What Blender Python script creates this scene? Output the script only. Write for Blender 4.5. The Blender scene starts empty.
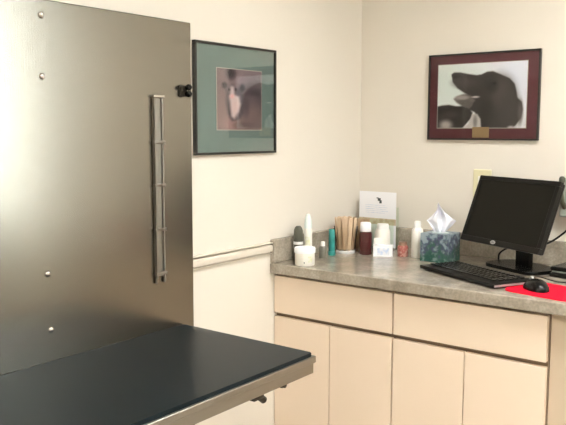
import bpy, bmesh, math, random
from mathutils import Vector, Matrix
random.seed(7)
S = bpy.context.scene
C = S.collection
H = .914            # worktop height

# ---------------------------------------------------------------- materials
def lin(c):
    return tuple(((v/255)/12.92 if v/255 <= .04045 else ((v/255+.055)/1.055)**2.4) for v in c)
def mat(name, col, rough=.5, metal=0., spec=.5, trans=0., ior=1.45, noise=None, bump=None, emit=None, coat=0., alpha=1.):
    m = bpy.data.materials.new(name); m.use_nodes = True
    nt = m.node_tree; b = nt.nodes['Principled BSDF']
    b.inputs['Base Color'].default_value = (*col, 1)
    b.inputs['Roughness'].default_value = rough
    b.inputs['Metallic'].default_value = metal
    b.inputs['Specular IOR Level'].default_value = spec
    b.inputs['Transmission Weight'].default_value = trans
    b.inputs['IOR'].default_value = ior
    b.inputs['Coat Weight'].default_value = coat
    b.inputs['Alpha'].default_value = alpha
    if emit:
        b.inputs['Emission Color'].default_value = (*emit[0], 1); b.inputs['Emission Strength'].default_value = emit[1]
    tc = nt.nodes.new('ShaderNodeTexCoord')
    if noise:       # (scale, other colour, low, high, stretch)
        sc, c2, lo, hi, st = noise
        mp = nt.nodes.new('ShaderNodeMapping'); mp.inputs['Scale'].default_value = st
        n = nt.nodes.new('ShaderNodeTexNoise'); n.inputs['Scale'].default_value = sc; n.inputs['Detail'].default_value = 5
        r = nt.nodes.new('ShaderNodeValToRGB')
        r.color_ramp.elements[0].position = lo; r.color_ramp.elements[0].color = (*col, 1)
        r.color_ramp.elements[1].position = hi; r.color_ramp.elements[1].color = (*c2, 1)
        nt.links.new(tc.outputs['Object'], mp.inputs[0]); nt.links.new(mp.outputs[0], n.inputs['Vector'])
        nt.links.new(n.outputs['Fac'], r.inputs[0]); nt.links.new(r.outputs[0], b.inputs['Base Color'])
    if bump:        # (scale, strength, stretch)
        sc, s, st = bump
        mp = nt.nodes.new('ShaderNodeMapping'); mp.inputs['Scale'].default_value = st
        n = nt.nodes.new('ShaderNodeTexNoise'); n.inputs['Scale'].default_value = sc; n.inputs['Detail'].default_value = 3
        bp = nt.nodes.new('ShaderNodeBump'); bp.inputs['Strength'].default_value = s; bp.inputs['Distance'].default_value = .002
        nt.links.new(tc.outputs['Object'], mp.inputs[0]); nt.links.new(mp.outputs[0], n.inputs['Vector'])
        nt.links.new(n.outputs['Fac'], bp.inputs['Height']); nt.links.new(bp.outputs[0], b.inputs['Normal'])
    return m
U = (1, 1, 1)
M = {}
M['wall'] = mat('cream_wall_paint', (.79, .742, .66), .6, spec=.3, noise=(1.3, (.765, .715, .63), .35, .7, U), bump=(90, .12, U))
M['trim'] = mat('cream_gloss_trim', (.82, .77, .68), .4, bump=(30, .05, U))
M['rail'] = mat('beige_gloss_rail', (.72, .66, .57), .4, bump=(30, .05, U))
M['ceiling'] = mat('white_ceiling', (.82, .80, .76), .8, bump=(120, .5, U))
M['floor'] = mat('beige_vinyl_floor', (.52, .46, .38), .45, noise=(6, (.42, .37, .30), .35, .7, U))
M['lam'] = mat('beige_laminate', (.86, .715, .575), .42, spec=.4, noise=(3, (.83, .69, .545), .3, .7, U), bump=(200, .03, U))
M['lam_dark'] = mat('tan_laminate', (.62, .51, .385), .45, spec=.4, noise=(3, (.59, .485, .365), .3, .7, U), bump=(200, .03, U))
M['carc'] = mat('shade_dark_carcass_laminate', (.24, .17, .11), .6, noise=(3, (.22, .155, .10), .3, .7, U))  # shade of the door and drawer gaps put into the carcass colour
M['worktop'] = mat('mottled_grey_brown_laminate', (.30, .262, .208), .17, spec=1., noise=(16, (.43, .38, .31), .36, .66, U))
def speck(m):       # second, finer layer of mottling
    nt = m.node_tree; b = nt.nodes['Principled BSDF']
    src = b.inputs['Base Color'].links[0].from_socket
    v = nt.nodes.new('ShaderNodeTexNoise'); v.inputs['Scale'].default_value = 110; v.inputs['Detail'].default_value = 3
    tc = nt.nodes.new('ShaderNodeTexCoord'); nt.links.new(tc.outputs['Object'], v.inputs['Vector'])
    r = nt.nodes.new('ShaderNodeMapRange'); r.inputs['From Min'].default_value = .4; r.inputs['From Max'].default_value = .65
    r.inputs['To Min'].default_value = .88; r.inputs['To Max'].default_value = 1.1
    x = nt.nodes.new('ShaderNodeMix'); x.data_type = 'RGBA'; x.blend_type = 'MULTIPLY'; x.inputs[0].default_value = 1
    nt.links.new(v.outputs['Fac'], r.inputs['Value']); nt.links.new(src, x.inputs[6]); nt.links.new(r.outputs[0], x.inputs[7])
    nt.links.new(x.outputs[2], b.inputs['Base Color'])
speck(M['worktop'])
M['steel'] = mat('brushed_stainless_steel', (.24, .22, .185), .26, metal=1, noise=(5, (.222, .206, .175), .3, .7, (1, 1, .15)), bump=(300, .04, (1, 1, .02)))
M['rail_steel'] = mat('satin_rail_steel', (.30, .285, .255), .4, metal=1, bump=(60, .02, U))
M['tray_steel'] = mat('tray_stainless_steel', (.31, .285, .25), .35, metal=1, bump=(300, .04, (1, .02, 1)))
M['steel_bright'] = mat('polished_steel', (.5, .47, .43), .25, metal=1, bump=(60, .02, U))
M['steel_bar'] = mat('dull_steel_bar', (.27, .25, .225), .38, metal=1, bump=(60, .02, U))
M['steel_dark'] = mat('dark_metal', (.035, .028, .02), .4, metal=.5, bump=(60, .05, U))
M['mat'] = mat('blue_grey_rubber_mat', (.006, .0115, .0145), .32, spec=.16, noise=(9, (.005, .010, .0145), .3, .7, U), bump=(400, .05, U))
M['blackframe'] = mat('black_wood_frame', (.018, .017, .014), .35, noise=(20, (.03, .027, .02), .4, .7, (1, 1, 8)))
M['glass'] = mat('clear_glass', (.95, .98, .96), .03, trans=1, ior=1.45, bump=(2, .01, U))
M['glaze'] = mat('picture_glazing', (1, 1, 1), .05, trans=1, ior=1.18, bump=(2, .01, U))
M['acrylic'] = mat('greenish_clear_acrylic', (.84, .92, .84), .05, trans=1, ior=1.3, bump=(2, .01, U))
M['brass'] = mat('brass_plaque', (.42, .30, .16), .45, metal=.5, bump=(200, .1, U))
M['blackplastic'] = mat('black_plastic', (.008, .0075, .006), .45, spec=.22, bump=(500, .1, U))
M['blackgloss'] = mat('glossy_black_plastic', (.007, .007, .006), .25, spec=.3, bump=(5, .02, U))
M['screen'] = mat('matte_black_screen', (.008, .0075, .005), .45, spec=.15, bump=(700, .03, U))
M['silver'] = mat('silver_plastic', (.5, .5, .5), .35, metal=.6, bump=(90, .05, U))
M['red'] = mat('red_cloth_mouse_pad', (.80, .008, .03), .9, spec=.1, bump=(900, .3, U))
M['white'] = mat('white_plastic', (.85, .85, .83), .4, bump=(40, .03, U))
M['offwhite'] = mat('warm_white_plastic', (.90, .88, .81), .45, bump=(40, .03, U))
M['paper'] = mat('white_paper', (.95, .955, .99), .8, bump=(60, .1, U))
M['tissue'] = mat('white_tissue', (.88, .89, .95), .9, bump=(150, .3, U))
M['ivory'] = mat('ivory_plastic', (.80, .75, .50), .4, bump=(40, .02, U))
M['darkgreen'] = mat('dark_grey_green_plastic', (.085, .085, .065), .4, bump=(40, .03, U))
M['greygreen'] = mat('smoky_grey_plastic', (.22, .21, .17), .4, bump=(40, .03, U))
M['teal'] = mat('teal_plastic', (.035, .27, .25), .35, bump=(40, .03, U))
M['paleteal'] = mat('pale_teal_white_plastic', (.78, .88, .85), .35, bump=(40, .03, U))
M['paleyellow'] = mat('pale_yellow_green_label', (.70, .70, .42), .5, noise=(60, (.85, .85, .75), .4, .6, U))
M['maroon'] = mat('dark_maroon_plastic', (.075, .012, .012), .25, bump=(40, .03, U))
M['redlabel'] = mat('brick_red_label', (.36, .10, .08), .5, noise=(90, (.55, .32, .27), .45, .6, U))
M['browncap'] = mat('brown_cap', (.28, .17, .11), .4, bump=(40, .03, U))
M['wood'] = mat('birch_wood', (.66, .48, .32), .6, noise=(8, (.80, .62, .44), .35, .65, (4, 4, .6)))
M['wood2'] = mat('brown_wood', (.50, .36, .23), .6, noise=(8, (.62, .46, .31), .35, .65, (4, 4, .6)))
M['ink'] = mat('grey_ink', (.07, .09, .10), .6, bump=(40, .03, U))
M['bluelabel'] = mat('pale_blue_print', (.55, .66, .85), .6, noise=(70, (.8, .82, .88), .4, .6, U))
M['tanprint'] = mat('tan_print', (.60, .47, .33), .6, noise=(40, (.75, .66, .50), .4, .6, U))
M['lamp'] = mat('lamp_diffuser', (.9, .9, .9), .5, emit=((1, .985, .96), 24.5), bump=(200, .05, U))
M['olive'] = mat('dark_olive_plastic', (.07, .075, .05), .4, bump=(40, .03, U))
M['greygr'] = mat('grey_green_plastic', (.33, .36, .31), .45, bump=(40, .03, U))
M['wooddoor'] = mat('light_wood_door', (.45, .30, .17), .5, noise=(4, (.36, .23, .13), .35, .65, (1, 1, .1)))
M['outside'] = mat('pale_outside_paving', (.6, .6, .58), .8, bump=(40, .2, U))
def thin(name, tint, rough=.04):      # thin clear sheet: mostly see-through with a Fresnel gloss
    m = bpy.data.materials.new(name); m.use_nodes = True; nt = m.node_tree
    nt.nodes.remove(nt.nodes['Principled BSDF']); out = nt.nodes['Material Output']
    tr = nt.nodes.new('ShaderNodeBsdfTransparent'); tr.inputs[0].default_value = (*tint, 1)
    gl = nt.nodes.new('ShaderNodeBsdfGlossy'); gl.inputs['Roughness'].default_value = rough
    fr = nt.nodes.new('ShaderNodeFresnel'); fr.inputs[0].default_value = 1.25
    mx_ = nt.nodes.new('ShaderNodeMixShader')
    nt.links.new(fr.outputs[0], mx_.inputs[0]); nt.links.new(tr.outputs[0], mx_.inputs[1]); nt.links.new(gl.outputs[0], mx_.inputs[2]); nt.links.new(mx_.outputs[0], out.inputs[0])
    return m
M['glaze'] = thin('picture_glazing_sheet', (1, 1, 1)); M['acrylic'] = thin('greenish_acrylic_sheet', (.93, .97, .92)); M['clearwall'] = thin('clear_jar_wall', (.97, .97, .95))
# printed pictures: the colours of the print are in a colour attribute of the print itself
pm = bpy.data.materials.new('photographic_print'); pm.use_nodes = True
_a = pm.node_tree.nodes.new('ShaderNodeVertexColor'); _a.layer_name = 'print'
pm.node_tree.links.new(_a.outputs[0], pm.node_tree.nodes['Principled BSDF'].inputs['Base Color'])
pm.node_tree.nodes['Principled BSDF'].inputs['Roughness'].default_value = .4
M['print'] = pm
M['maroonmat'] = mat('maroon_card_mount', (.125, .032, .040), .6, noise=(40, (.11, .028, .035), .3, .7, U))
M['tealmat'] = mat('grey_teal_card_mount', (.125, .185, .165), .6, noise=(12, (.115, .17, .15), .3, .7, U))
M['ivorymat'] = mat('pale_mount_bevel', (.45, .42, .36), .6, bump=(40, .03, U))
# floral tissue carton
fm = bpy.data.materials.new('floral_carton'); fm.use_nodes = True; nt = fm.node_tree
b = nt.nodes['Principled BSDF']; b.inputs['Roughness'].default_value = .5
tc = nt.nodes.new('ShaderNodeTexCoord'); n1 = nt.nodes.new('ShaderNodeTexNoise'); n1.inputs['Scale'].default_value = 34; n1.inputs['Detail'].default_value = 2
n2 = nt.nodes.new('ShaderNodeTexNoise'); n2.inputs['Scale'].default_value = 55; n2.inputs['Detail'].default_value = 2
sp = nt.nodes.new('ShaderNodeSeparateXYZ'); mr = nt.nodes.new('ShaderNodeMapRange')
mr.inputs['From Min'].default_value = 0; mr.inputs['From Max'].default_value = .105
ad = nt.nodes.new('ShaderNodeMath'); ad.operation = 'MULTIPLY_ADD'; ad.inputs[1].default_value = 1.5; 
r1 = nt.nodes.new('ShaderNodeValToRGB'); cr = r1.color_ramp
cr.elements[0].position = .30; cr.elements[0].color = (*lin((28, 78, 66)), 1)
cr.elements[1].position = 1.05 if False else 1.0; cr.elements[1].color = (*lin((140, 155, 165)), 1)
for p, c in ((.55, (56, 92, 84)), (.72, (66, 80, 96)), (.82, (74, 76, 104)), (.92, (96, 118, 130))):
    e = cr.elements.new(p); e.color = (*lin(c), 1)
mx = nt.nodes.new('ShaderNodeMix'); mx.data_type = 'RGBA'; mx.blend_type = 'MIX'; mx.inputs[7].default_value = (*lin((150, 165, 165)), 1)
r2 = nt.nodes.new('ShaderNodeMapRange'); r2.inputs['From Min'].default_value = .52; r2.inputs['From Max'].default_value = .68
mul = nt.nodes.new('ShaderNodeMath'); mul.operation = 'MULTIPLY'; mul.inputs[1].default_value = .5
L = nt.links.new
L(tc.outputs['Object'], n1.inputs['Vector']); L(tc.outputs['Object'], n2.inputs['Vector']); L(tc.outputs['Object'], sp.inputs[0])
L(sp.outputs['Z'], mr.inputs['Value']); L(n1.outputs['Fac'], ad.inputs[0]); 
sc_ = nt.nodes.new('ShaderNodeMath'); sc_.operation = 'MULTIPLY_ADD'; sc_.inputs[1].default_value = .75; sc_.inputs[2].default_value = -.45
L(mr.outputs[0], sc_.inputs[0]); L(sc_.outputs[0], ad.inputs[2]); L(ad.outputs[0], r1.inputs[0])
L(n2.outputs['Fac'], r2.inputs['Value']); L(r2.outputs[0], mul.inputs[0]); L(mul.outputs[0], mx.inputs[0]); L(r1.outputs[0], mx.inputs[6]); L(mx.outputs[2], b.inputs['Base Color'])
M['floral'] = fm

# ---------------------------------------------------------------- helpers
def obj(name, bm, m, parent=None, smooth=False, loc=None, rz=0.):
    me = bpy.data.meshes.new(name)
    bmesh.ops.recalc_face_normals(bm, faces=bm.faces)
    bm.to_mesh(me); bm.free()
    for mm in (m if isinstance(m, (list, tuple)) else [m]): me.materials.append(M[mm])
    if smooth:
        me.polygons.foreach_set('use_smooth', [True]*len(me.polygons))
        try: me.set_sharp_from_angle(angle=math.radians(40))
        except Exception: pass
    o = bpy.data.objects.new(name, me); C.objects.link(o)
    if parent: o.parent = parent
    if loc: o.location = loc
    o.rotation_euler.z = rz
    return o
def tag(o, label, cat, group=None):
    o['label'] = label; o['category'] = cat
    if group: o['group'] = group
    return o
def thing(name, label, cat, loc=(0, 0, 0), rz=0., group=None):
    o = bpy.data.objects.new(name, None); C.objects.link(o); o.empty_display_size = .05
    o.location = loc; o.rotation_euler.z = rz
    return tag(o, label, cat, group)
def struct(name, bm, m, parent=None, **k):
    o = obj(name, bm, m, parent, **k)
    if not parent: o['kind'] = 'structure'
    return o
def BM(): return bmesh.new()
def box(bm, x0, x1, y0, y1, z0, z1, bev=0., seg=2, mtx=None):
    g = bmesh.ops.create_cube(bm, size=1)
    vs = g['verts']
    for v in vs:
        v.co = Vector(((x0+x1)/2+v.co.x*(x1-x0), (y0+y1)/2+v.co.y*(y1-y0), (z0+z1)/2+v.co.z*(z1-z0)))
    if bev:
        es = list({e for v in vs for e in v.link_edges})
        r = bmesh.ops.bevel(bm, geom=es, offset=bev, segments=seg, profile=.5, affect='EDGES')
        vs = list({v for f in r['faces'] for v in f.verts} | {v for v in vs if v.is_valid})
    if mtx:
        for v in vs: v.co = mtx @ v.co
    return bm
def lathe(bm, prof, seg=32, cx=0, cy=0, sx=1., sy=1.):
    rings = []
    for r, z in prof:
        if r < 1e-6: rings.append([bm.verts.new((cx, cy, z))])
        else: rings.append([bm.verts.new((cx+sx*r*math.cos(2*math.pi*k/seg), cy+sy*r*math.sin(2*math.pi*k/seg), z)) for k in range(seg)])
    for a, b_ in zip(rings, rings[1:]):
        for k in range(seg):
            k2 = (k+1) % seg
            if len(a) == 1 and len(b_) == 1: continue
            if len(a) == 1: bm.faces.new((a[0], b_[k], b_[k2]))
            elif len(b_) == 1: bm.faces.new((a[k], b_[0], a[k2]))
            else: bm.faces.new((a[k], b_[k], b_[k2], a[k2]))
    return bm
def tube(bm, pts, r, seg=10, cap=True):
    pts = [Vector(p) for p in pts]; rings = []
    for i, p in enumerate(pts):
        d = (pts[min(i+1, len(pts)-1)]-pts[max(i-1, 0)]).normalized()
        a = d.cross(Vector((0, 0, 1)))
        if a.length < .05: a = d.cross(Vector((1, 0, 0)))
        a.normalize(); c = d.cross(a)
        rr = r[i] if isinstance(r, (list, tuple)) else r
        rings.append([bm.verts.new(p+rr*(math.cos(2*math.pi*k/seg)*a+math.sin(2*math.pi*k/seg)*c)) for k in range(seg)])
    for a, b_ in zip(rings, rings[1:]):
        for k in range(seg): bm.faces.new((a[k], b_[k], b_[(k+1) % seg], a[(k+1) % seg]))
    if cap: bm.faces.new(rings[0]); bm.faces.new(rings[-1])
    return bm
def spline(pts, n=8):
    P = [Vector(p) for p in pts]; P = [P[0]*2-P[1]]+P+[P[-1]*2-P[-2]]; out = []
    for i in range(1, len(P)-2):
        for k in range(n):
            t = k/n; a, b_, c, d = P[i-1:i+3]
            out.append(.5*((2*b_)+(c-a)*t+(2*a-5*b_+4*c-d)*t*t+(3*b_-a-3*c+d)*t**3))
    out.append(P[-2]); return out
def prism(bm, pts, z0, z1, bev=0.):
    lo = [bm.verts.new((x, y, z0)) for x, y in pts]; hi = [bm.verts.new((x, y, z1)) for x, y in pts]
    n = len(pts); bm.faces.new(lo[::-1]); top = bm.faces.new(hi)
    for k in range(n): bm.faces.new((lo[k], lo[(k+1) % n], hi[(k+1) % n], hi[k]))
    if bev: bmesh.ops.bevel(bm, geom=list(top.edges), offset=bev, segments=2, profile=.5, affect='EDGES')
    return bm
def rrect(x0, x1, y0, y1, r, n=8):
    out = []
    for cx, cy, a in ((x1-r, y1-r, 0), (x0+r, y1-r, 90), (x0+r, y0+r, 180), (x1-r, y0+r, 270)):
        for k in range(n+1):
            t = math.radians(a+90*k/n); out.append((cx+r*math.cos(t), cy+r*math.sin(t)))
    return out

# ---------------------------------------------------------------- room
X1, Y0, ZC = 3.95, -3.75, 2.5
struct('floor', box(BM(), -.1, X1+.1, Y0-.1, .1, -.1, 0), 'floor')
struct('ceiling', box(BM(), -.1, X1+.1, Y0-.1, .1, ZC, ZC+.1), 'ceiling')
struct('wall_left', box(BM(), -.1, 0, Y0, .1, 0, ZC), 'wall')
struct('wall_right', box(BM(), X1, X1+.1, Y0, .1, 0, ZC), 'wall')
struct('wall_front', box(BM(), -.1, X1+.1, Y0-.1, Y0, 0, ZC), 'wall')
WX0, WX1, WZ0, WZ1 = 2.76, 3.80, .75, 2.42      # daylight window in the wall behind the counter, further right
w = BM(); box(w, 0, WX0, 0, .1, 0, ZC); box(w, WX1, X1, 0, .1, 0, ZC); box(w, WX0, WX1, 0, .1, 0, WZ0); box(w, WX0, WX1, 0, .1, WZ1, ZC)
struct('wall_back', w, 'wall')
w = BM()
for a in ((WX0, WX1, WZ0, WZ0+.04), (WX0, WX1, WZ1-.04, WZ1), (WX0, WX0+.04, WZ0+.04, WZ1-.04), (WX1-.04, WX1, WZ0+.04, WZ1-.04)):
    box(w, a[0], a[1], .02, .08, a[2], a[3])
box(w, WX0+.04, WX1-.04, .035, .065, 1.66, 1.69)
win = struct('window_1', w, 'trim')
obj('window_pane', box(BM(), WX0+.04, WX1-.04, .047, .051, WZ0+.04, WZ1-.04), 'glass', win)
obj('window_sill', box(BM(), WX0-.03, WX1+.03, -.05, .02, WZ0-.03, WZ0, .005), 'trim', win)
d = struct('door_1', box(BM(), 2.2, 3.05, Y0, Y0+.04, .005, 2.05, .003), 'wooddoor')
obj('door_handle', tube(BM(), [(2.28, Y0+.04, 1), (2.28, Y0+.09, 1), (2.29, Y0+.095, 1), (2.40, Y0+.095, 1)], .009), 'steel_bright', d, True)
w = BM(); box(w, 2.12, 2.2, Y0, Y0+.03, 0, 2.13); box(w, 3.05, 3.13, Y0, Y0+.03, 0, 2.13); box(w, 2.2, 3.05, Y0, Y0+.03, 2.05, 2.13)
struct('trim_2', w, 'trim')
struct('baseboard_left', box(BM(), 0, .012, Y0, -.65, 0, .1, .003), 'trim')
struct('baseboard_back', box(BM(), 1.25, X1, -.012, 0, 0, .1, .003), 'trim')
struct('baseboard_right', box(BM(), X1-.012, X1, Y0, -.012, 0, .1, .003), 'trim')
# chair rail: moulded profile run along the left wall as far as the counter
prof = [(0, .9500), (.012, .9500), (.012, .9525), (.0025, .9530), (.0025, .9585), (.016, .9595), (.0175, .968), (.0175, .976), (.015, .9835), (.0025, .9845), (.0025, .9895), (.017, .9900), (.0185, .9915), (.017, .9935), (0, .9940)]
w = BM()
a = [w.verts.new((x, Y0, z)) for x, z in prof]; b2 = [w.verts.new((x, -.636, z)) for x, z in prof]
for k in range(len(prof)): w.faces.new((a[k], a[(k+1) % len(prof)], b2[(k+1) % len(prof)], b2[k]))
w.faces.new(a); w.faces.new(b2)
struct('trim_1', w, 'rail')
# ceiling lights
def ceiling_light(x, y, label, first=None):
    if first is None:
        t = thing('ceiling_light', label, 'ceiling light', (x, y, ZC), group='ceiling lights')
        w = BM(); h = .11
        for q in ((-.62, .62, -.31, -.28), (-.62, .62, .28, .31), (-.62, -.59, -.28, .28), (.59, .62, -.28, .28)): box(w, q[0], q[1], q[2], q[3], -h, 0, .003)
        obj('light_frame', w, 'white', t); obj('diffuser', box(BM(), -.59, .59, -.28, .28, -.02, -.005), 'lamp', t)
        return t
    r = first.copy(); C.objects.link(r); r.location = (x, y, ZC); r['label'] = label
    for ch in first.children:
        c = ch.copy(); C.objects.link(c); c.parent = r
    return r
cl = ceiling_light(1.75, -1.05, 'white framed fluorescent ceiling light nearest the counter wall')
ceiling_light(1.75, -2.85, 'white framed fluorescent ceiling light furthest from the counter', cl)

# ---------------------------------------------------------------- exam table on the left wall
TZ, TY0, TY1, TX = .7985, -2.45, -1.157, .5700
t = thing('exam_table', 'wall mounted stainless steel exam table with a tall back panel and a dark mat', 'examination table', (0, 0, 0))
PX = .07
pan = obj('back_panel', box(BM(), 0, PX, TY0, -1.1095, .45, 1.7385, .003), 'steel', t)
for y, z in ((-1.645, 1.698), (-1.648, 1.545), (-1.650, 1.034), (-1.646, .883), (-2.2, 1.698), (-2.2, 1.545), (-2.2, 1.034), (-2.2, .883)):
    w = BM(); lathe(w, [(0, .0060), (.004, .0056), (.0070, .004), (.0090, .001), (.0090, 0), (0, 0)], 20)
    bmesh.ops.transform(w, matrix=Matrix.Translation((PX, y, z)) @ Matrix.Rotation(math.pi/2, 4, 'Y'), verts=w.verts)
    obj('screw', w, 'steel_bright', pan, True)
# ladder-shaped support rail
hr = obj('support_rail', box(BM(), PX, PX+.003, -1.2755, -1.2405, .968, 1.512, .001), 'rail_steel', t)
obj('side_bar', box(BM(), PX+.003, PX+.013, -1.2765, -1.2700, .962, 1.512, .0015), 'steel_bar', hr)
w = BM(); tube(w, [(PX+.006, -1.2400, .960), (PX+.006, -1.2400, 1.508)], .0030, 12)
obj('side_rod', w, 'rail_steel', hr, True)
for k, z in enumerate((1.508, 1.373, 1.245, 1.111, .978)):
    w = BM(); box(w, PX+.002, PX+.014, -1.2790, -1.2350, z-.0045, z+.0045, .002)
    obj('cross_link', w, 'steel_bright' if k == 0 else 'steel_bar', hr)
for y in (-1.2735, -1.2400):
    w = BM(); lathe(w, [(0, -.014), (.0035, -.014), (.0045, -.006), (.004, .004), (0, .004)], 14)
    bmesh.ops.translate(w, vec=(PX+.006, y, .962), verts=w.verts); obj('foot', w, 'steel_bar', hr, True)
# roller latch at the panel edge
la = obj('latch', box(BM(), PX, PX+.008, -1.165, -1.135, 1.512, 1.545, .003), 'steel_dark', t)
for z in (1.5195, 1.5395):
    w = BM(); lathe(w, [(0, .022), (.006, .021), (.0090, .017), (.0098, .011), (.008, .005), (.005, 0), (0, 0)], 18)
    bmesh.ops.transform(w, matrix=Matrix.Translation((PX+.006, -1.140, z)) @ Matrix.Rotation(math.pi/2, 4, 'Y'), verts=w.verts)
    obj('roller', w, 'blackgloss', la, True)
w = BM(); lathe(w, [(0, .010), (.006, .009), (.007, .004), (.007, 0), (0, 0)], 14)
bmesh.ops.transform(w, matrix=Matrix.Translation((PX+.006, -1.161, 1.537)) @ Matrix.Rotation(math.pi/2, 4, 'Y'), verts=w.verts)
obj('latch_knob', w, 'steel_dark', la, True)
# top: steel tray, apron, rubber mat
top = BM()
box(top, PX, TX+.006, TY0-.01, TY1+.012, TZ-.031, TZ-.011, .003)
tt = obj('table_top', top, 'tray_steel', t)
w = BM(); box(w, TX-.014, TX, TY0, TY1+.006, TZ-.060, TZ-.031); box(w, PX, TX-.014, TY1-.008, TY1+.006, TZ-.060, TZ-.031); box(w, PX, TX-.014, TY0, TY0+.014, TZ-.060, TZ-.031)
obj('apron', w, 'tray_steel', t)
obj('table_mat', prism(BM(), rrect(PX+.001, TX, TY0, TY1, .006), TZ-.011, TZ, .0025), 'mat', t)
for y, z, s in ((-1.375, -.068, 1.), (-2.2, -.068, 1.), (-1.271, -.064, .55)):
    w = BM(); box(w, TX-.03, TX-.006, y-.024*s, y+.016*s, TZ+z-.006, TZ-.060, .003)
    tube(w, [(TX-.02, y+.012*s, TZ+z-.004), (TX-.02, y+.030*s, TZ+z-.018*s)], .010*s, 12)
    obj('release_catch', w, 'steel_dark', t, True)
for y in (-1.5, -2.25):
    w = BM(); tube(w, [(PX-.001, y, .5), (.40, y, TZ-.045)], .012, 10); obj('folding_strut', w, 'steel_bar', t, True)
    
# ---------------------------------------------------------------- base cabinets and worktop
ZD0, ZD1, ZT = .722, .864, .706
def base_cabinet(x0, x1, label):
    t = thing('base_cabinet', label, 'cabinet', (x0, -.59, 0), group='base cabinets under the counter')
    W = x1-x0
    c = BM()
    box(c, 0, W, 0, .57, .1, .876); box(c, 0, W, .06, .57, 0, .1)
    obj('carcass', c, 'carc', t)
    obj('drawer', box(BM(), .003, W-.003, -.02, 0, ZD0, ZD1, .0015), 'lam', t)
    m = W/2
    obj('door', box(BM(), .003, m-.0015, -.02, 0, .115, ZT, .0015), 'lam', t)
    obj('door', box(BM(), m+.0015, W-.003, -.02, 0, .115, ZT, .0015), 'lam', t)
    return t
base_cabinet(.0005, .5145, 'beige laminate base cabinet nearest the left wall, one drawer over two doors')
base_cabinet(.5145, 1.036, 'wider beige laminate base cabinet below the monitor, one drawer over two doors')
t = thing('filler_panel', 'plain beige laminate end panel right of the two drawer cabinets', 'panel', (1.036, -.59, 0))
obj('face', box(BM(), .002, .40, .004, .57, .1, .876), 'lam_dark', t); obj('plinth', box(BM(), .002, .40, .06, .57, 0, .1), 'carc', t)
tag(obj('worktop', box(BM(), .001, 1.48, -.635, -.001, .876, H, .005, 3), 'worktop'), 'mottled grey brown laminate counter top on the beige cabinets', 'counter')
tag(obj('end_splash', box(BM(), .001, .020, -.632, -.021, H, 1.003, .003), 'worktop'), 'mottled grey brown upstand at the short end of the counter on the left wall', 'splashback')
tag(obj('backsplash', box(BM(), .001, 1.48, -.020, -.001, H, 1.003, .003), 'worktop'), 'long mottled grey brown upstand behind the bottles and monitor', 'splashback')

# ---------------------------------------------------------------- pictures
def sstep(e0, e1, x):
    t_ = max(0, min(1, (x-e0)/(e1-e0))); return t_*t_*(3-2*t_)
def sdpoly(p, poly):
    x, y = p; dmin = 1e9; ins = False; n = len(poly)
    for i in range(n):
        x1, y1 = poly[i]; x2, y2 = poly[(i+1) % n]
        dx, dy = x2-x1, y2-y1; L2 = dx*dx+dy*dy or 1e-9
        k = max(0, min(1, ((x-x1)*dx+(y-y1)*dy)/L2))
        dmin = min(dmin, math.hypot(x-x1-k*dx, y-y1-k*dy))
        if (y1 > y) != (y2 > y) and x < (x2-x1)*(y-y1)/(y2-y1)+x1: ins = not ins
    return -dmin if ins else dmin
def paint(p, base, shapes):
    c = list(base)
    for kind, geo, col, soft in shapes:
        if kind == 'poly': a = 1-sstep(-soft, soft, sdpoly(p, geo))
        else:
            cx, cy, rx, ry = geo; q = math.hypot((p[0]-cx)/rx, (p[1]-cy)/ry); a = 1-sstep(1-soft, 1+soft, q)
        if a > 0: c = [u*(1-a)+v*a for u, v in zip(c, col)]
    return lin(c)
def print_mesh(W, Hh, nx, ny, sx, sy, base, shapes, grain=0):
    """flat print in the xz plane facing -y; shapes are drawn in units sx by sy, y down"""
    bm = BM(); V = [[bm.verts.new((W*(i/nx-.5), 0, Hh*(.5-j/ny))) for i in range(nx+1)] for j in range(ny+1)]
    for j in range(ny):
        for i in range(nx): bm.faces.new((V[j+1][i], V[j+1][i+1], V[j][i+1], V[j][i]))
    cols = []
    rnd = random.Random(3)
    for j in range(ny+1):
        for i in range(nx+1):
            c = paint((sx*i/nx, sy*j/ny), base, shapes); g = 1+grain*(rnd.random()-.5)
            cols.append(tuple(min(1, v*g) for v in c))
    bm.verts.index_update()
    return bm, cols
def framed(name, label, loc, rz, W, Hh, fw, matm, pw, ph, pdx, pdz, pr_args, bevel_mat=None, roll=0., fm='blackframe', dep=.0155):
    t = thing(name, label, 'framed picture', loc, rz)
    t.rotation_euler = (0, roll, rz)
    w = BM()
    for q in ((-W/2, W/2, Hh/2-fw, Hh/2), (-W/2, W/2, -Hh/2, -Hh/2+fw), (-W/2, -W/2+fw, -Hh/2+fw, Hh/2-fw), (W/2-fw, W/2, -Hh/2+fw, Hh/2-fw)):
        box(w, q[0], q[1], -dep, 0, q[2], q[3], .0012)
    obj('frame', w, fm, t)
    obj('mount', box(BM(), -W/2+fw, W/2-fw, -.008, -.002, -Hh/2+fw, Hh/2-fw), matm, t)
    if bevel_mat: 
        e = .0022; obj('mount_border', box(BM(), pdx-pw/2-e, pdx+pw/2+e, -.0088, -.008, pdz-ph/2-e, pdz+ph/2+e), bevel_mat, t)
    bm, cols = print_mesh(pw, ph, *pr_args)
    o = obj('photograph', bm, 'print', t); o.location = (pdx, -.0095, pdz)
    a = o.data.color_attributes.new('print', 'FLOAT_COLOR', 'POINT')
    for k, c in enumerate(cols): a.data[k].color = (*c, 1)
    obj('glazing', box(BM(), -W/2+fw, W/2-fw, -.0135, -.0120, -Hh/2+fw, Hh/2-fw), 'glaze', t)
    return t
bg = (246, 250, 253)
dk = (62, 58, 56)
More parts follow.
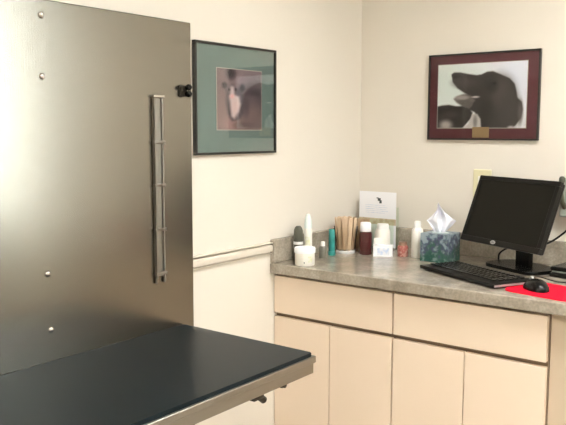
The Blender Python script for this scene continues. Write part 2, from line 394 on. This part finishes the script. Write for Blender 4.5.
head = [(58, 40), (70, 33), (95, 34), (130, 42), (165, 48), (185, 46), (208, 36), (232, 35), (262, 48), (300, 66), (320, 88), (328, 118), (332, 142), (350, 160), (355, 190), (347, 224), (330, 250), (316, 262), (186, 262), (182, 225), (160, 197), (135, 186), (150, 172), (158, 150), (148, 132), (118, 120), (85, 98), (64, 72)]
jaw = [(70, 142), (84, 132), (108, 124), (138, 122), (165, 134), (172, 150), (160, 186), (135, 188), (108, 172), (84, 158)]
dog2 = [(0, 172), (20, 168), (50, 166), (80, 172), (110, 172), (140, 186), (152, 200), (146, 222), (130, 240), (112, 262), (0, 262)]
shapes = [('ell', (60, 70, 110, 130), (240, 252, 248), .9), ('ell', (340, 60, 90, 110), (240, 244, 255), .9),
          ('poly', jaw, (104, 98, 94), 5), ('ell', (108, 137, 30, 9), (168, 160, 156), .5),
          ('poly', head, dk, 3), ('ell', (120, 75, 46, 20), (78, 73, 71), .8), ('ell', (265, 120, 46, 56), (84, 78, 75), .9), ('ell', (225, 90, 24, 30), (50, 46, 45), .8),
          ('ell', (300, 190, 34, 60), (72, 67, 65), .9), ('ell', (208, 200, 26, 50), (48, 44, 43), .8), ('ell', (238, 84, 9, 6), (24, 22, 22), .5), ('ell', (345, 200, 9, 40), (96, 90, 88), .8),
          ('ell', (163, 136, 16, 4), (220, 214, 210), .6), ('ell', (150, 150, 12, 6), (120, 112, 108), .6), ('ell', (78, 46, 14, 10), (40, 37, 36), .6),
          ('poly', dog2, (52, 48, 47), 4), ('ell', (60, 205, 36, 16), (74, 69, 67), .8), ('ell', (38, 250, 26, 20), (190, 186, 182), .7),
          ('poly', [(150, 205), (172, 205), (186, 225), (190, 264), (108, 264), (136, 246)], (214, 212, 210), 4), ('ell', (164, 236, 8, 24), (150, 146, 144), .7),
          ('ell', (310, 262, 14, 8), (210, 208, 206), .6)]
# dog photograph on the back wall
PW, PH = .452, .337
t = framed('framed_picture', 'black framed photograph of a dark long-snouted dog in a maroon mount above the monitor', (.553, -.001, 1.541), 0, PW, PH, .0065, 'maroonmat', .362, .249, -.004, .003,
           (124, 84, 368, 262, bg, shapes, .04), bevel_mat='ivorymat')
w = BM(); box(w, .018-.034-.018, .018+.034-.018, -.0115, -.008, -.159, -.118, .001)
obj('name_plaque', w, 'brass', t)
# kitten photograph on the left wall
kb = (112, 92, 92)
ks = [('ell', (20, 170, 60, 70), (126, 104, 100), .9), ('ell', (110, 20, 70, 40), (128, 112, 116), .9), ('ell', (125, 90, 40, 60), (74, 62, 68), .8), ('ell', (120, 165, 46, 50), (104, 84, 82), .8),
      ('ell', (38, 185, 22, 20), (150, 118, 114), .9), ('ell', (46, 14, 14, 18), (42, 36, 40), .8),
      ('poly', [(30, 82), (22, 48), (40, 60), (50, 50), (66, 62), (84, 52), (82, 78), (92, 110), (88, 150), (70, 172), (48, 176), (34, 150), (28, 112)], (74, 64, 68), 6),
      ('ell', (24, 56, 8, 10), (40, 34, 38), .6), ('ell', (84, 60, 8, 12), (40, 34, 38), .6),
      ('ell', (48, 66, 16, 12), (120, 108, 110), .8), ('ell', (40, 70, 4, 4), (40, 34, 36), .6), ('ell', (60, 68, 4, 4), (40, 34, 36), .6),
      ('poly', [(46, 60), (52, 60), (58, 84), (72, 92), (76, 120), (64, 150), (56, 168), (46, 160), (42, 120), (38, 96)], (200, 182, 178), 8),
      ('ell', (48, 92, 8, 7), (218, 168, 164), .6), ('ell', (60, 128, 12, 22), (205, 180, 176), .8), ('ell', (96, 120, 10, 34), (70, 58, 62), .8), ('ell', (126, 76, 16, 10), (66, 56, 60), .8),
      ('ell', (88, 190, 30, 10), (86, 68, 66), .8)]
t = framed('framed_picture', 'black framed picture of a grey and white kitten in a grey teal mount', (.001, -.824, 1.513), math.pi/2, .424, .372, .0080, 'tealmat', .236, .206, .014, .001,
           (80, 80, 150, 205, kb, ks, .06), bevel_mat='ivorymat')

# wall switch plate behind the monitor
t = thing('switch_plate', 'ivory wall plate partly hidden behind the black monitor', 'wall plate', (.563, -.0005, 1.20))
obj('plate', box(BM(), -.037, .037, -.006, 0, -.058, .058, .003), 'ivory', t); obj('switch', box(BM(), -.016, .016, -.010, -.006, -.032, .032, .002), 'offwhite', t)
# wall device at the right edge
t = thing('wall_device', 'grey green wall holder with a dark olive rounded head, right of the monitor', 'wall device', (.913, -.001, 1.183))
obj('holder', box(BM(), -.035, .06, -.05, 0, -.085, .055, .006), 'greygr', t)
w = BM(); lathe(w, [(0, .032), (.007, .030), (.0105, .024), (.011, .014), (.008, .004), (.007, -.020), (0, -.020)], 20)
bmesh.ops.translate(w, vec=(-.022, -.070, .033), verts=w.verts); obj('rounded_head', w, 'olive', t, True)
obj('arm', tube(BM(), [(-.026, -.070, .016), (-.02, -.066, -.03), (-.016, -.045, -.05)], .009), 'olive', t, True)

# ---------------------------------------------------------------- monitor, keyboard, mouse
YAW, TILT = .468, .36
rt = Vector((math.cos(YAW), -math.sin(YAW), 0)); nn = Vector((-math.sin(YAW), -math.cos(YAW), 0)); bk = -nn
t = thing('monitor', 'black widescreen computer monitor tilted back on its stand', 'monitor', (.790, -.160, H), -YAW)
# local frame of the thing: x = right, y = back
ctr = Vector((.7655, -.2515, 1.1245))-Vector((.790, -.160, H))
lc = Matrix.Rotation(YAW, 4, 'Z') @ ctr
T = Matrix.Translation(lc) @ Matrix.Rotation(-TILT, 4, 'X')     # screen plane xz, +y is behind it
MW, MH, bz = .396, .252, .016
w = BM()
box(w, -MW/2, MW/2, -.004, .012, MH/2-bz, MH/2, .002, mtx=T); box(w, -MW/2, MW/2, -.004, .012, -MH/2, -MH/2+bz+.004, .002, mtx=T)
box(w, -MW/2, -MW/2+bz, -.004, .012, -MH/2+bz+.004, MH/2-bz, .002, mtx=T); box(w, MW/2-bz, MW/2, -.004, .012, -MH/2+bz+.004, MH/2-bz, .002, mtx=T)
obj('bezel', w, 'blackplastic', t)
obj('screen', box(BM(), -MW/2+bz, MW/2-bz, -.001, .010, -MH/2+bz+.004, MH/2-bz, mtx=T), 'screen', t)
w = BM(); box(w, -MW/2+.002, MW/2-.002, .010, .026, -MH/2+.002, MH/2-.002, .006, mtx=T); box(w, -.13, .13, .026, .046, -.095, .080, .010, mtx=T)
obj('rear_shell', w, 'blackplastic', t)
w = BM(); box(w, -.034, .034, -.004, .020, .010, .20, .005); obj('stand_neck', w, 'blackgloss', t)
w = BM(); box(w, -.030, .030, -.030, .004, .15, .20, .004); obj('tilt_hinge', w, 'blackplastic', t)
obj('stand_base', prism(BM(), rrect(-.125, .125, -.085, .075, .045), 0, .012, .004), 'blackgloss', t)
# oval maker's badge with its letters
w = BM(); prism(w, [(.0125*math.cos(k*math.pi/16), .0068*math.sin(k*math.pi/16)) for k in range(32)], 0, .0012)
bt = T @ Matrix.Translation((-.022, -.004, -MH/2+.0105)) @ Matrix.Rotation(math.pi/2, 4, 'X')
bmesh.ops.transform(w, matrix=bt, verts=w.verts); bd = obj('badge', w, 'silver', t)
cu = bpy.data.curves.new('badge_letters', 'FONT'); cu.body = 'DELL'; cu.size = .0085; cu.align_x = 'CENTER'; cu.align_y = 'CENTER'; cu.extrude = .0002
tmp = bpy.data.objects.new('tmp', cu); me = bpy.data.meshes.new_from_object(tmp); bpy.data.objects.remove(tmp)
me.transform(bt @ Matrix.Translation((0, 0, .0014))); me.materials.append(M['ink'])
lo_ = bpy.data.objects.new('badge_letters', me); C.objects.link(lo_); lo_.parent = bd

def W2(o, a, b_, z): return (o[0]+rt.x*a+bk.x*b_, o[1]+rt.y*a+bk.y*b_, z)
kw, kd = .388, .178
kfr = (.850, -.575)
kc = W2(kfr, -kw/2, kd/2, H)
t = thing('keyboard', 'black computer keyboard lying in front of the monitor', 'keyboard', kc, -YAW)
w = BM(); v8 = []
box(w, -kw/2, kw/2, -kd/2, kd/2, .004, .016, .003)
obj('keyboard_body', w, 'blackplastic', t)
w = BM()
for r in range(6):
    y = kd/2-.024-r*.0205-(.006 if r else 0)
    x = -kw/2+.010
    row = [.0165]*17 if r < 5 else [.024, .018, .022, .105, .022, .018, .024, .0165, .0165, .0165, .0165]
    for q in row:
        if x+q > kw/2-.006: break
        box(w, x, x+q, y-.0075, y+.0075, .0155, .0200, .0015, 1); x += q+.0035+(.008 if (row[0] < .02 and abs(x-.1) < .01) else 0)
obj('keys', w, 'blackgloss', t)
obj('side_strip', box(BM(), kw/2-.001, kw/2+.0015, -kd/2+.004, kd/2-.004, .0060, .0125), 'silver', t)
for sx_ in (-1, 1):
    for sy_ in (-1, 1): obj('rubber_foot', box(BM(), sx_*.15-.012, sx_*.15+.012, sy_*.07-.005, sy_*.07+.005, 0, .0045), 'blackplastic', t)

t = prism(BM(), rrect(-.12, .12, -.10, .10, .045), 0, .0032, .001)
tag(obj('mouse_pad', t, 'red', None, loc=(1.005, -.494, H), rz=-.20), 'red mouse pad with rounded corners near the counter edge', 'mouse pad')
t = thing('computer_mouse', 'black computer mouse on the red pad', 'mouse', (.962, -.508, H+.0032), math.radians(48))
w = BM(); seg = 28; rings = []
for i in range(13):
    u = i/12; y = -.052+.104*u
    half = .030*math.sqrt(max(0, 1-(2*u-1)**4))*(1-.08*math.cos(6*u)); hh = .036*math.sqrt(max(0, 1-abs(2*u-.85)**2.6/(1.6)))if abs(2*u-.85) < 1.15 else .01
    hh = .036*math.sin(math.pi*min(1, max(0, (u*.94+.03))))**.6*(1.05-.18*u)
    half = max(half, .006)
    rings.append([w.verts.new((half*math.cos(math.pi*k/seg), y, .001+hh*math.sin(math.pi*k/seg)**.8)) for k in range(seg+1)])
for a, b2 in zip(rings, rings[1:]):
    for k in range(seg): w.faces.new((a[k], b2[k], b2[k+1], a[k+1]))
    w.faces.new((a[0], a[-1], b2[-1], b2[0]))
w.faces.new(rings[0]); w.faces.new(rings[-1])
obj('mouse_shell', w, 'blackgloss', t, True)
w = BM(); tube(w, [(-.0035, .030, .0300), (.0035, .030, .0300)], .0075, 16); obj('scroll_wheel', w, 'silver', t, True)
w = BM(); tube(w, spline([(.921, -.472, H+.012), (.925, -.44, H+.024), (.935, -.40, H+.024), (.975, -.355, H+.006), (1.05, -.33, H+.004), (1.15, -.32, H+.004)]), .0018, 8)
tag(obj('mouse_cable', w, 'blackplastic', smooth=True), 'thin black mouse cable running back from the mouse on the pad', 'cable')
# black gadget right of the monitor base
t = thing('desk_device', 'low black two-layered desk device at the right edge behind the mouse', 'device', (1.000, -.195, H), -.12)
w = BM(); box(w, -.075, .105, -.07, .07, 0, .016, .004); obj('base_tray', w, 'blackplastic', t)
w = BM(); box(w, -.068, .10, -.062, .062, .017, .021); obj('grey_band', w, 'greygr', t)
w = BM(); box(w, -.075, .105, -.066, .068, .021, .036, .006); obj('lid', w, 'blackgloss', t)
# cords
w = BM(); tube(w, spline([(.80, -.115, 1.02), (.835, -.110, 1.000), (.870, -.100, 1.012), (.915, -.09, 1.050), (.95, -.06, 1.095)]), .0038, 10)
tag(obj('power_cord', w, 'blackplastic', smooth=True), 'black cord rising from behind the monitor towards the right edge', 'cord')
w = BM(); tube(w, spline([(.655, -.045, H+.004), (.665, -.060, H+.030), (.70, -.075, H+.055), (.75, -.085, H+.072), (.80, -.075, H+.085), (.84, -.07, H+.12)]), .0035, 10)
tag(obj('video_cable', w, 'blackplastic', smooth=True), 'black cable looping under the monitor behind its stand', 'cable')

# ---------------------------------------------------------------- things on the counter
def lprof(pts): return [(r, z) for r, z in pts]
# white tub
t = thing('ointment_tub', 'wide white screw-lid tub with a yellow green spot on its label, nearest the counter end', 'tub', (.127, -.583, H))
obj('body', lathe(BM(), [(0, 0), (.035, 0), (.0365, .002), (.0365, .046), (0, .046)], 40), 'offwhite', t, True)
obj('lid', lathe(BM(), [(0, .046), (.0385, .046), (.0393, .048), (.0393, .062), (.0375, .066), (.030, .0668), (0, .0668)], 40), 'paper', t, True)
def patch(a0, a1, z0, z1, r, m, name='label', n=10):
    w = BM(); A = []; B = []
    for k in range(n+1):
        a = math.radians(a0+(a1-a0)*k/n)
        A.append([w.verts.new((rr*math.cos(a), rr*math.sin(a), z)) for rr in (r, r+.0005) for z in (z0, z1)])
    for p, q in zip(A, A[1:]):
        w.faces.new((p[2], q[2], q[3], p[3])); w.faces.new((p[0], p[1], q[1], q[0])); w.faces.new((p[0], q[0], q[2], p[2])); w.faces.new((p[1], p[3], q[3], q[1]))
    w.faces.new((A[0][0], A[0][2], A[0][3], A[0][1])); w.faces.new((A[-1][0], A[-1][1], A[-1][3], A[-1][2]))
    return obj(name, w, m, t, True)
patch(-36, -8, .014, .036, .0365, 'paleyellow'); patch(-60, -55, .010, .016, .0365, 'ink', 'printed_mark', 3)
# dark bottle with a white band
t = thing('dark_bottle', 'dark grey green round-shouldered bottle with a white band behind the white tub', 'bottle', (.0475, -.5165, H))
obj('body', lathe(BM(), [(0, 0), (.0170, 0), (.0182, .002), (.0182, .100), (.0172, .116), (.013, .127), (.008, .132), (0, .132)], 32), 'darkgreen', t, True)
patch(-150, 30, .062, .073, .0182, 'white', n=20)
# white tapering bottle
t = thing('nozzle_bottle', 'white bottle with a tall pale teal tapering tip beside the dark bottle', 'bottle', (.071, -.486, H))
obj('body', lathe(BM(), [(0, 0), (.014, 0), (.016, .002), (.016, .095), (.0165, .112), (.014, .122), (0, .122)], 32), 'offwhite', t, True)
obj('nozzle', lathe(BM(), [(0, .122), (.0140, .122), (.0145, .134), (.0135, .150), (.0105, .165), (.007, .176), (0, .179)], 24), 'paleteal', t, True)
patch(-95, -30, .020, .092, .0163, 'paleyellow')
# small grey bottle
t = thing('small_bottle', 'small smoky grey bottle with a white cap between the white tub and teal tube', 'bottle', (.092, -.415, H))
obj('body', lathe(BM(), [(0, 0), (.0155, 0), (.0165, .0015), (.0165, .040), (.012, .047), (0, .047)], 28), 'greygreen', t, True)
obj('cap', lathe(BM(), [(0, .047), (.0085, .047), (.0085, .062), (.0075, .064), (0, .064)], 24), 'offwhite', t, True)
# teal tube
t = thing('teal_tube', 'slim teal plastic tube standing left of the wooden sticks', 'tube', (.083, -.340, H))
obj('body', lathe(BM(), [(0, .016), (.0115, .016), (.0125, .02), (.0125, .09), (.0115, .101), (.009, .105), (0, .105)], 28), 'teal', t, True)
obj('cap', lathe(BM(), [(0, 0), (.0145, 0), (.0150, .002), (.0150, .014), (.0135, .016), (0, .016)], 28), 'teal', t, True)

def cup(loc, r0, r1, h, name, label, base_m, base_h, wall_m='clearwall'):
    t = thing(name, label, 'jar', loc)
    obj('glass_wall', lathe(BM(), [(r0, base_h), (r1, h)], 36), wall_m, t, True)
    obj('base', lathe(BM(), [(0, 0), (r0+.001, 0), (r0+.002, .002), (r0+.002, base_h-.002), (r0, base_h), (0, base_h)], 36), base_m, t, True)
    return t
sx, sy = .092, -.252
cup((sx, sy, H), .037, .049, .108, 'stick_jar', 'clear flared jar with a white base holding wooden tongue depressors', 'white', .012)
def stick_mesh(L, wd, th):
    w = BM(); pts = []
    for k in range(9): a = math.pi*k/8; pts.append((wd/2*math.cos(a), L-wd/2+wd/2*math.sin(a)))
    for k in range(9): a = math.pi+math.pi*k/8; pts.append((wd/2*math.cos(a), wd/2+wd/2*math.sin(a)))
    lo = [w.verts.new((x, -th/2, z)) for x, z in pts]; hi = [w.verts.new((x, th/2, z)) for x, z in pts]
    w.faces.new(lo); w.faces.new(hi[::-1])
    for k in range(len(pts)): w.faces.new((lo[k], lo[(k+1) % len(pts)], hi[(k+1) % len(pts)], hi[k]))
    return w
first = None
def place_stick(o, cx, cy, ang, r_, tilt, z, lean=0.):
    d_ = Vector((math.cos(ang), math.sin(ang), 0))
    R = Matrix.Rotation(ang-math.pi/2, 4, 'Z') @ Matrix.Rotation(-tilt, 4, 'X') @ Matrix.Rotation(lean, 4, 'Y')
    o.matrix_world = Matrix.Translation((cx+d_.x*r_, cy+d_.y*r_, z)) @ R
for ring, (n, r_, tl) in enumerate(((11, .0335, .085), (9, .0265, .075), (6, .0185, .05), (3, .009, .03))):
    for k in range(n):
        if first is None: o = first = obj('tongue_depressor', stick_mesh(.132, .0165, .0018), 'wood')
        else: o = first.copy(); C.objects.link(o)
        tag(o, 'wooden tongue depressor standing in the clear flared jar', 'tongue depressor', 'tongue depressors in the jar')
        place_stick(o, sx, sy, 2*math.pi*(k+.5*ring)/n, r_, tl, H+.0125+random.random()*.002, 0)
s2 = (.118, -.170)
cup((*s2, H), .025, .029, .085, 'stick_jar', 'narrower jar of brown sticks between the flared jar and the maroon bottle', 'browncap', .006)
first = None
for ring, (n, r_) in enumerate(((12, .0215), (8, .0145), (4, .007))):
    for k in range(n):
        if first is None:
            w = BM(); tube(w, [(0, 0, 0), (0, 0, .124)], .0024, 8); first = o = obj('applicator_stick', w, 'wood2', smooth=True)
        else: o = first.copy(); C.objects.link(o)
        tag(o, 'thin brown wooden applicator stick in the narrower jar', 'applicator stick', 'applicator sticks in the narrower jar')
        place_stick(o, *s2, 2*math.pi*(k+.5*ring)/n, r_, .055 if ring == 0 else .03, H+.0065+random.random()*.006)

t = thing('maroon_bottle', 'dark maroon bottle with a white cap in front of the white flyer', 'bottle', (.176, -.236, H))
obj('body', lathe(BM(), [(0, 0), (.024, 0), (.026, .002), (.026, .082), (.024, .089), (.019, .092), (0, .092)], 32), 'maroon', t, True)
obj('cap', lathe(BM(), [(0, .092), (.0205, .092), (.0215, .094), (.0215, .126), (.019, .129), (0, .129)], 32), 'paper', t, True)
t = thing('white_bottle', 'squat white bottle behind the small white carton', 'bottle', (.205, -.150, H))
obj('body', lathe(BM(), [(0, 0), (.029, 0), (.031, .002), (.031, .085), (.027, .095), (0, .095)], 32), 'offwhite', t, True)
obj('cap', lathe(BM(), [(0, .095), (.024, .095), (.024, .114), (.022, .117), (0, .117)], 32), 'white', t, True)
t = thing('small_carton', 'small white carton with a pale blue printed front beside the maroon bottle', 'carton', (.257, -.236, H), math.radians(27))
obj('carton_box', box(BM(), -.038, .038, -.016, .016, 0, .046, .001), 'paper', t)
obj('printed_front', box(BM(), -.022, .026, -.0165, -.0158, .006, .034), 'bluelabel', t)
obj('raised_flap', box(BM(), -.037, -.004, .014, .0165, .044, .070), 'offwhite', t)
t = thing('red_jar', 'small brick red jar with a brown cap between the carton and the tall white bottle', 'jar', (.318, -.186, H))
obj('body', lathe(BM(), [(0, 0), (.0195, 0), (.021, .002), (.021, .038), (.018, .043), (0, .043)], 28), 'redlabel', t, True)
obj('cap', lathe(BM(), [(0, .043), (.0165, .043), (.0165, .055), (.015, .057), (0, .057)], 28), 'browncap', t, True)
# flyer in its holder
t = thing('brochure_holder', 'clear acrylic stand holding the white flyer against the backsplash', 'stand', (.122, -.046, H))
w = BM(); box(w, -.094, .094, .006, .008, .0, .175); box(w, -.094, .094, -.034, .006, 0, .002)
obj('back_sheet', w, 'acrylic', t); obj('front_lip', box(BM(), -.094, .094, -.036, -.034, 0, .125), 'acrylic', t)
t = thing('flyer', 'white printed flyer with a small dark emblem standing upright against the wall', 'flyer', (.122, -.052, H+.003))
obj('sheet', box(BM(), -.0905, .0885, 0, .0008, 0, .2345), 'paper', t)
w = BM(); box(w, .000, .014, -.0005, 0, .196, .208); box(w, .008, .019, -.0005, 0, .186, .199); box(w, -.006, .004, -.0005, 0, .206, .210)
obj('emblem', w, 'ink', t)
obj('tan_band', box(BM(), -.090, .088, -.0005, 0, .096, .122), 'tanprint', t)
w = BM()
for z in (.176, .168, .160, .152, .144): box(w, -.06, .05-.02*random.random(), -.0004, 0, z, z+.0016)
obj('printed_lines', w, 'bluelabel', t)
# white bottle by the tissues
t = thing('lotion_bottle', 'tall slim white bottle with a cap left of the tissue box', 'bottle', (.378, -.180, H))
obj('body', lathe(BM(), [(0, 0), (.021, 0), (.0225, .002), (.0225, .105), (.021, .112), (.014, .118), (0, .118)], 32), 'offwhite', t, True)
obj('cap', lathe(BM(), [(0, .118), (.0135, .118), (.013, .140), (.010, .144), (0, .144)], 24), 'white', t, True)
# tissue box
t = thing('tissue_box', 'blue and green floral cube tissue box left of the keyboard', 'tissue box', (.479, -.187, H), 0)
c = BM(); box(c, -.056, .056, -.056, .056, 0, .108, .0012)
obj('carton_box', c, 'floral', t)
obj('opening_rim', prism(BM(), [(.034*math.cos(k*math.pi/16), .02*math.sin(k*math.pi/16)) for k in range(32)], .108, .1085), 'paleteal', t)
w = BM(); NX, NY = 26, 16; V = []
for j in range(NY+1):
    v = j/NY; row = []
    wd = (.020+.036*v/.5) if v < .5 else max(.004, .056*(1-(v-.5)/.5))
    for i in range(NX+1):
        u = i/NX*2-1
        x = u*wd+.010*math.sin(v*3)-.010*v
        y = .013*math.sin(u*7+v*3)*(1-.4*v)+.008*math.cos(u*13)*(v)
        z = v*(.112-.022*abs(u)**1.5+.004*math.sin(u*3+1))
        row.append(w.verts.new((x, y, z)))
    V.append(row)
for j in range(NY):
    for i in range(NX): w.faces.new((V[j][i], V[j][i+1], V[j+1][i+1], V[j+1][i]))
o = obj('tissue', w, 'tissue', None, True, loc=(.476, -.187, H+.1088)); o.rotation_euler.z = .45
so = o.modifiers.new('thickness', 'SOLIDIFY'); so.thickness = .0008
tag(o, 'white tissue sheet pulled up out of the floral tissue box', 'tissue')

# ---------------------------------------------------------------- light: ceiling lamps, daylight through the window
wd = bpy.data.worlds.new('sky'); S.world = wd; wd.use_nodes = True
nt = wd.node_tree; bgn = nt.nodes['Background']
sk = nt.nodes.new('ShaderNodeTexSky'); sk.sky_type = 'HOSEK_WILKIE'; sk.turbidity = 6; sk.sun_direction = Vector((-.3, -.7, .6)).normalized()
mxw = nt.nodes.new('ShaderNodeMix'); mxw.data_type = 'RGBA'; mxw.inputs[0].default_value = .6; mxw.inputs[7].default_value = (.9, .97, 1, 1)
nt.links.new(sk.outputs[0], mxw.inputs[6]); nt.links.new(mxw.outputs[2], bgn.inputs['Color']); bgn.inputs['Strength'].default_value = 27.
pl = bpy.data.lights.new('window_portal', 'AREA'); pl.shape = 'RECTANGLE'; pl.size = WX1-WX0; pl.size_y = WZ1-WZ0; pl.cycles.is_portal = True
po = bpy.data.objects.new('window_portal', pl); C.objects.link(po); po.location = ((WX0+WX1)/2, .105, (WZ0+WZ1)/2); po.rotation_euler = (math.radians(-90), 0, 0)

# ---------------------------------------------------------------- camera
cam = bpy.data.cameras.new('camera'); co = bpy.data.objects.new('camera', cam); C.objects.link(co)
ya, pi_, ro = .6574, -.1083, .0014
fwd = Vector((-math.sin(ya)*math.cos(pi_), math.cos(ya)*math.cos(pi_), math.sin(pi_)))
r_ = Vector((math.cos(ya), math.sin(ya), 0)); u_ = r_.cross(fwd)
rr = r_*math.cos(ro)+u_*math.sin(ro); uu = -r_*math.sin(ro)+u_*math.cos(ro)
mt = Matrix((( rr.x, uu.x, -fwd.x, 1.7448), (rr.y, uu.y, -fwd.y, -2.8116), (rr.z, uu.z, -fwd.z, 1.4079), (0, 0, 0, 1)))
co.matrix_world = mt
cam.sensor_width = 36; cam.lens = 752.64*36/566; cam.clip_start = .02
S.camera = co
S.view_settings.view_transform = 'Standard'; S.view_settings.look = 'None'; S.view_settings.gamma = 1; S.view_settings.use_curve_mapping = False
S.view_settings.exposure = 0.0
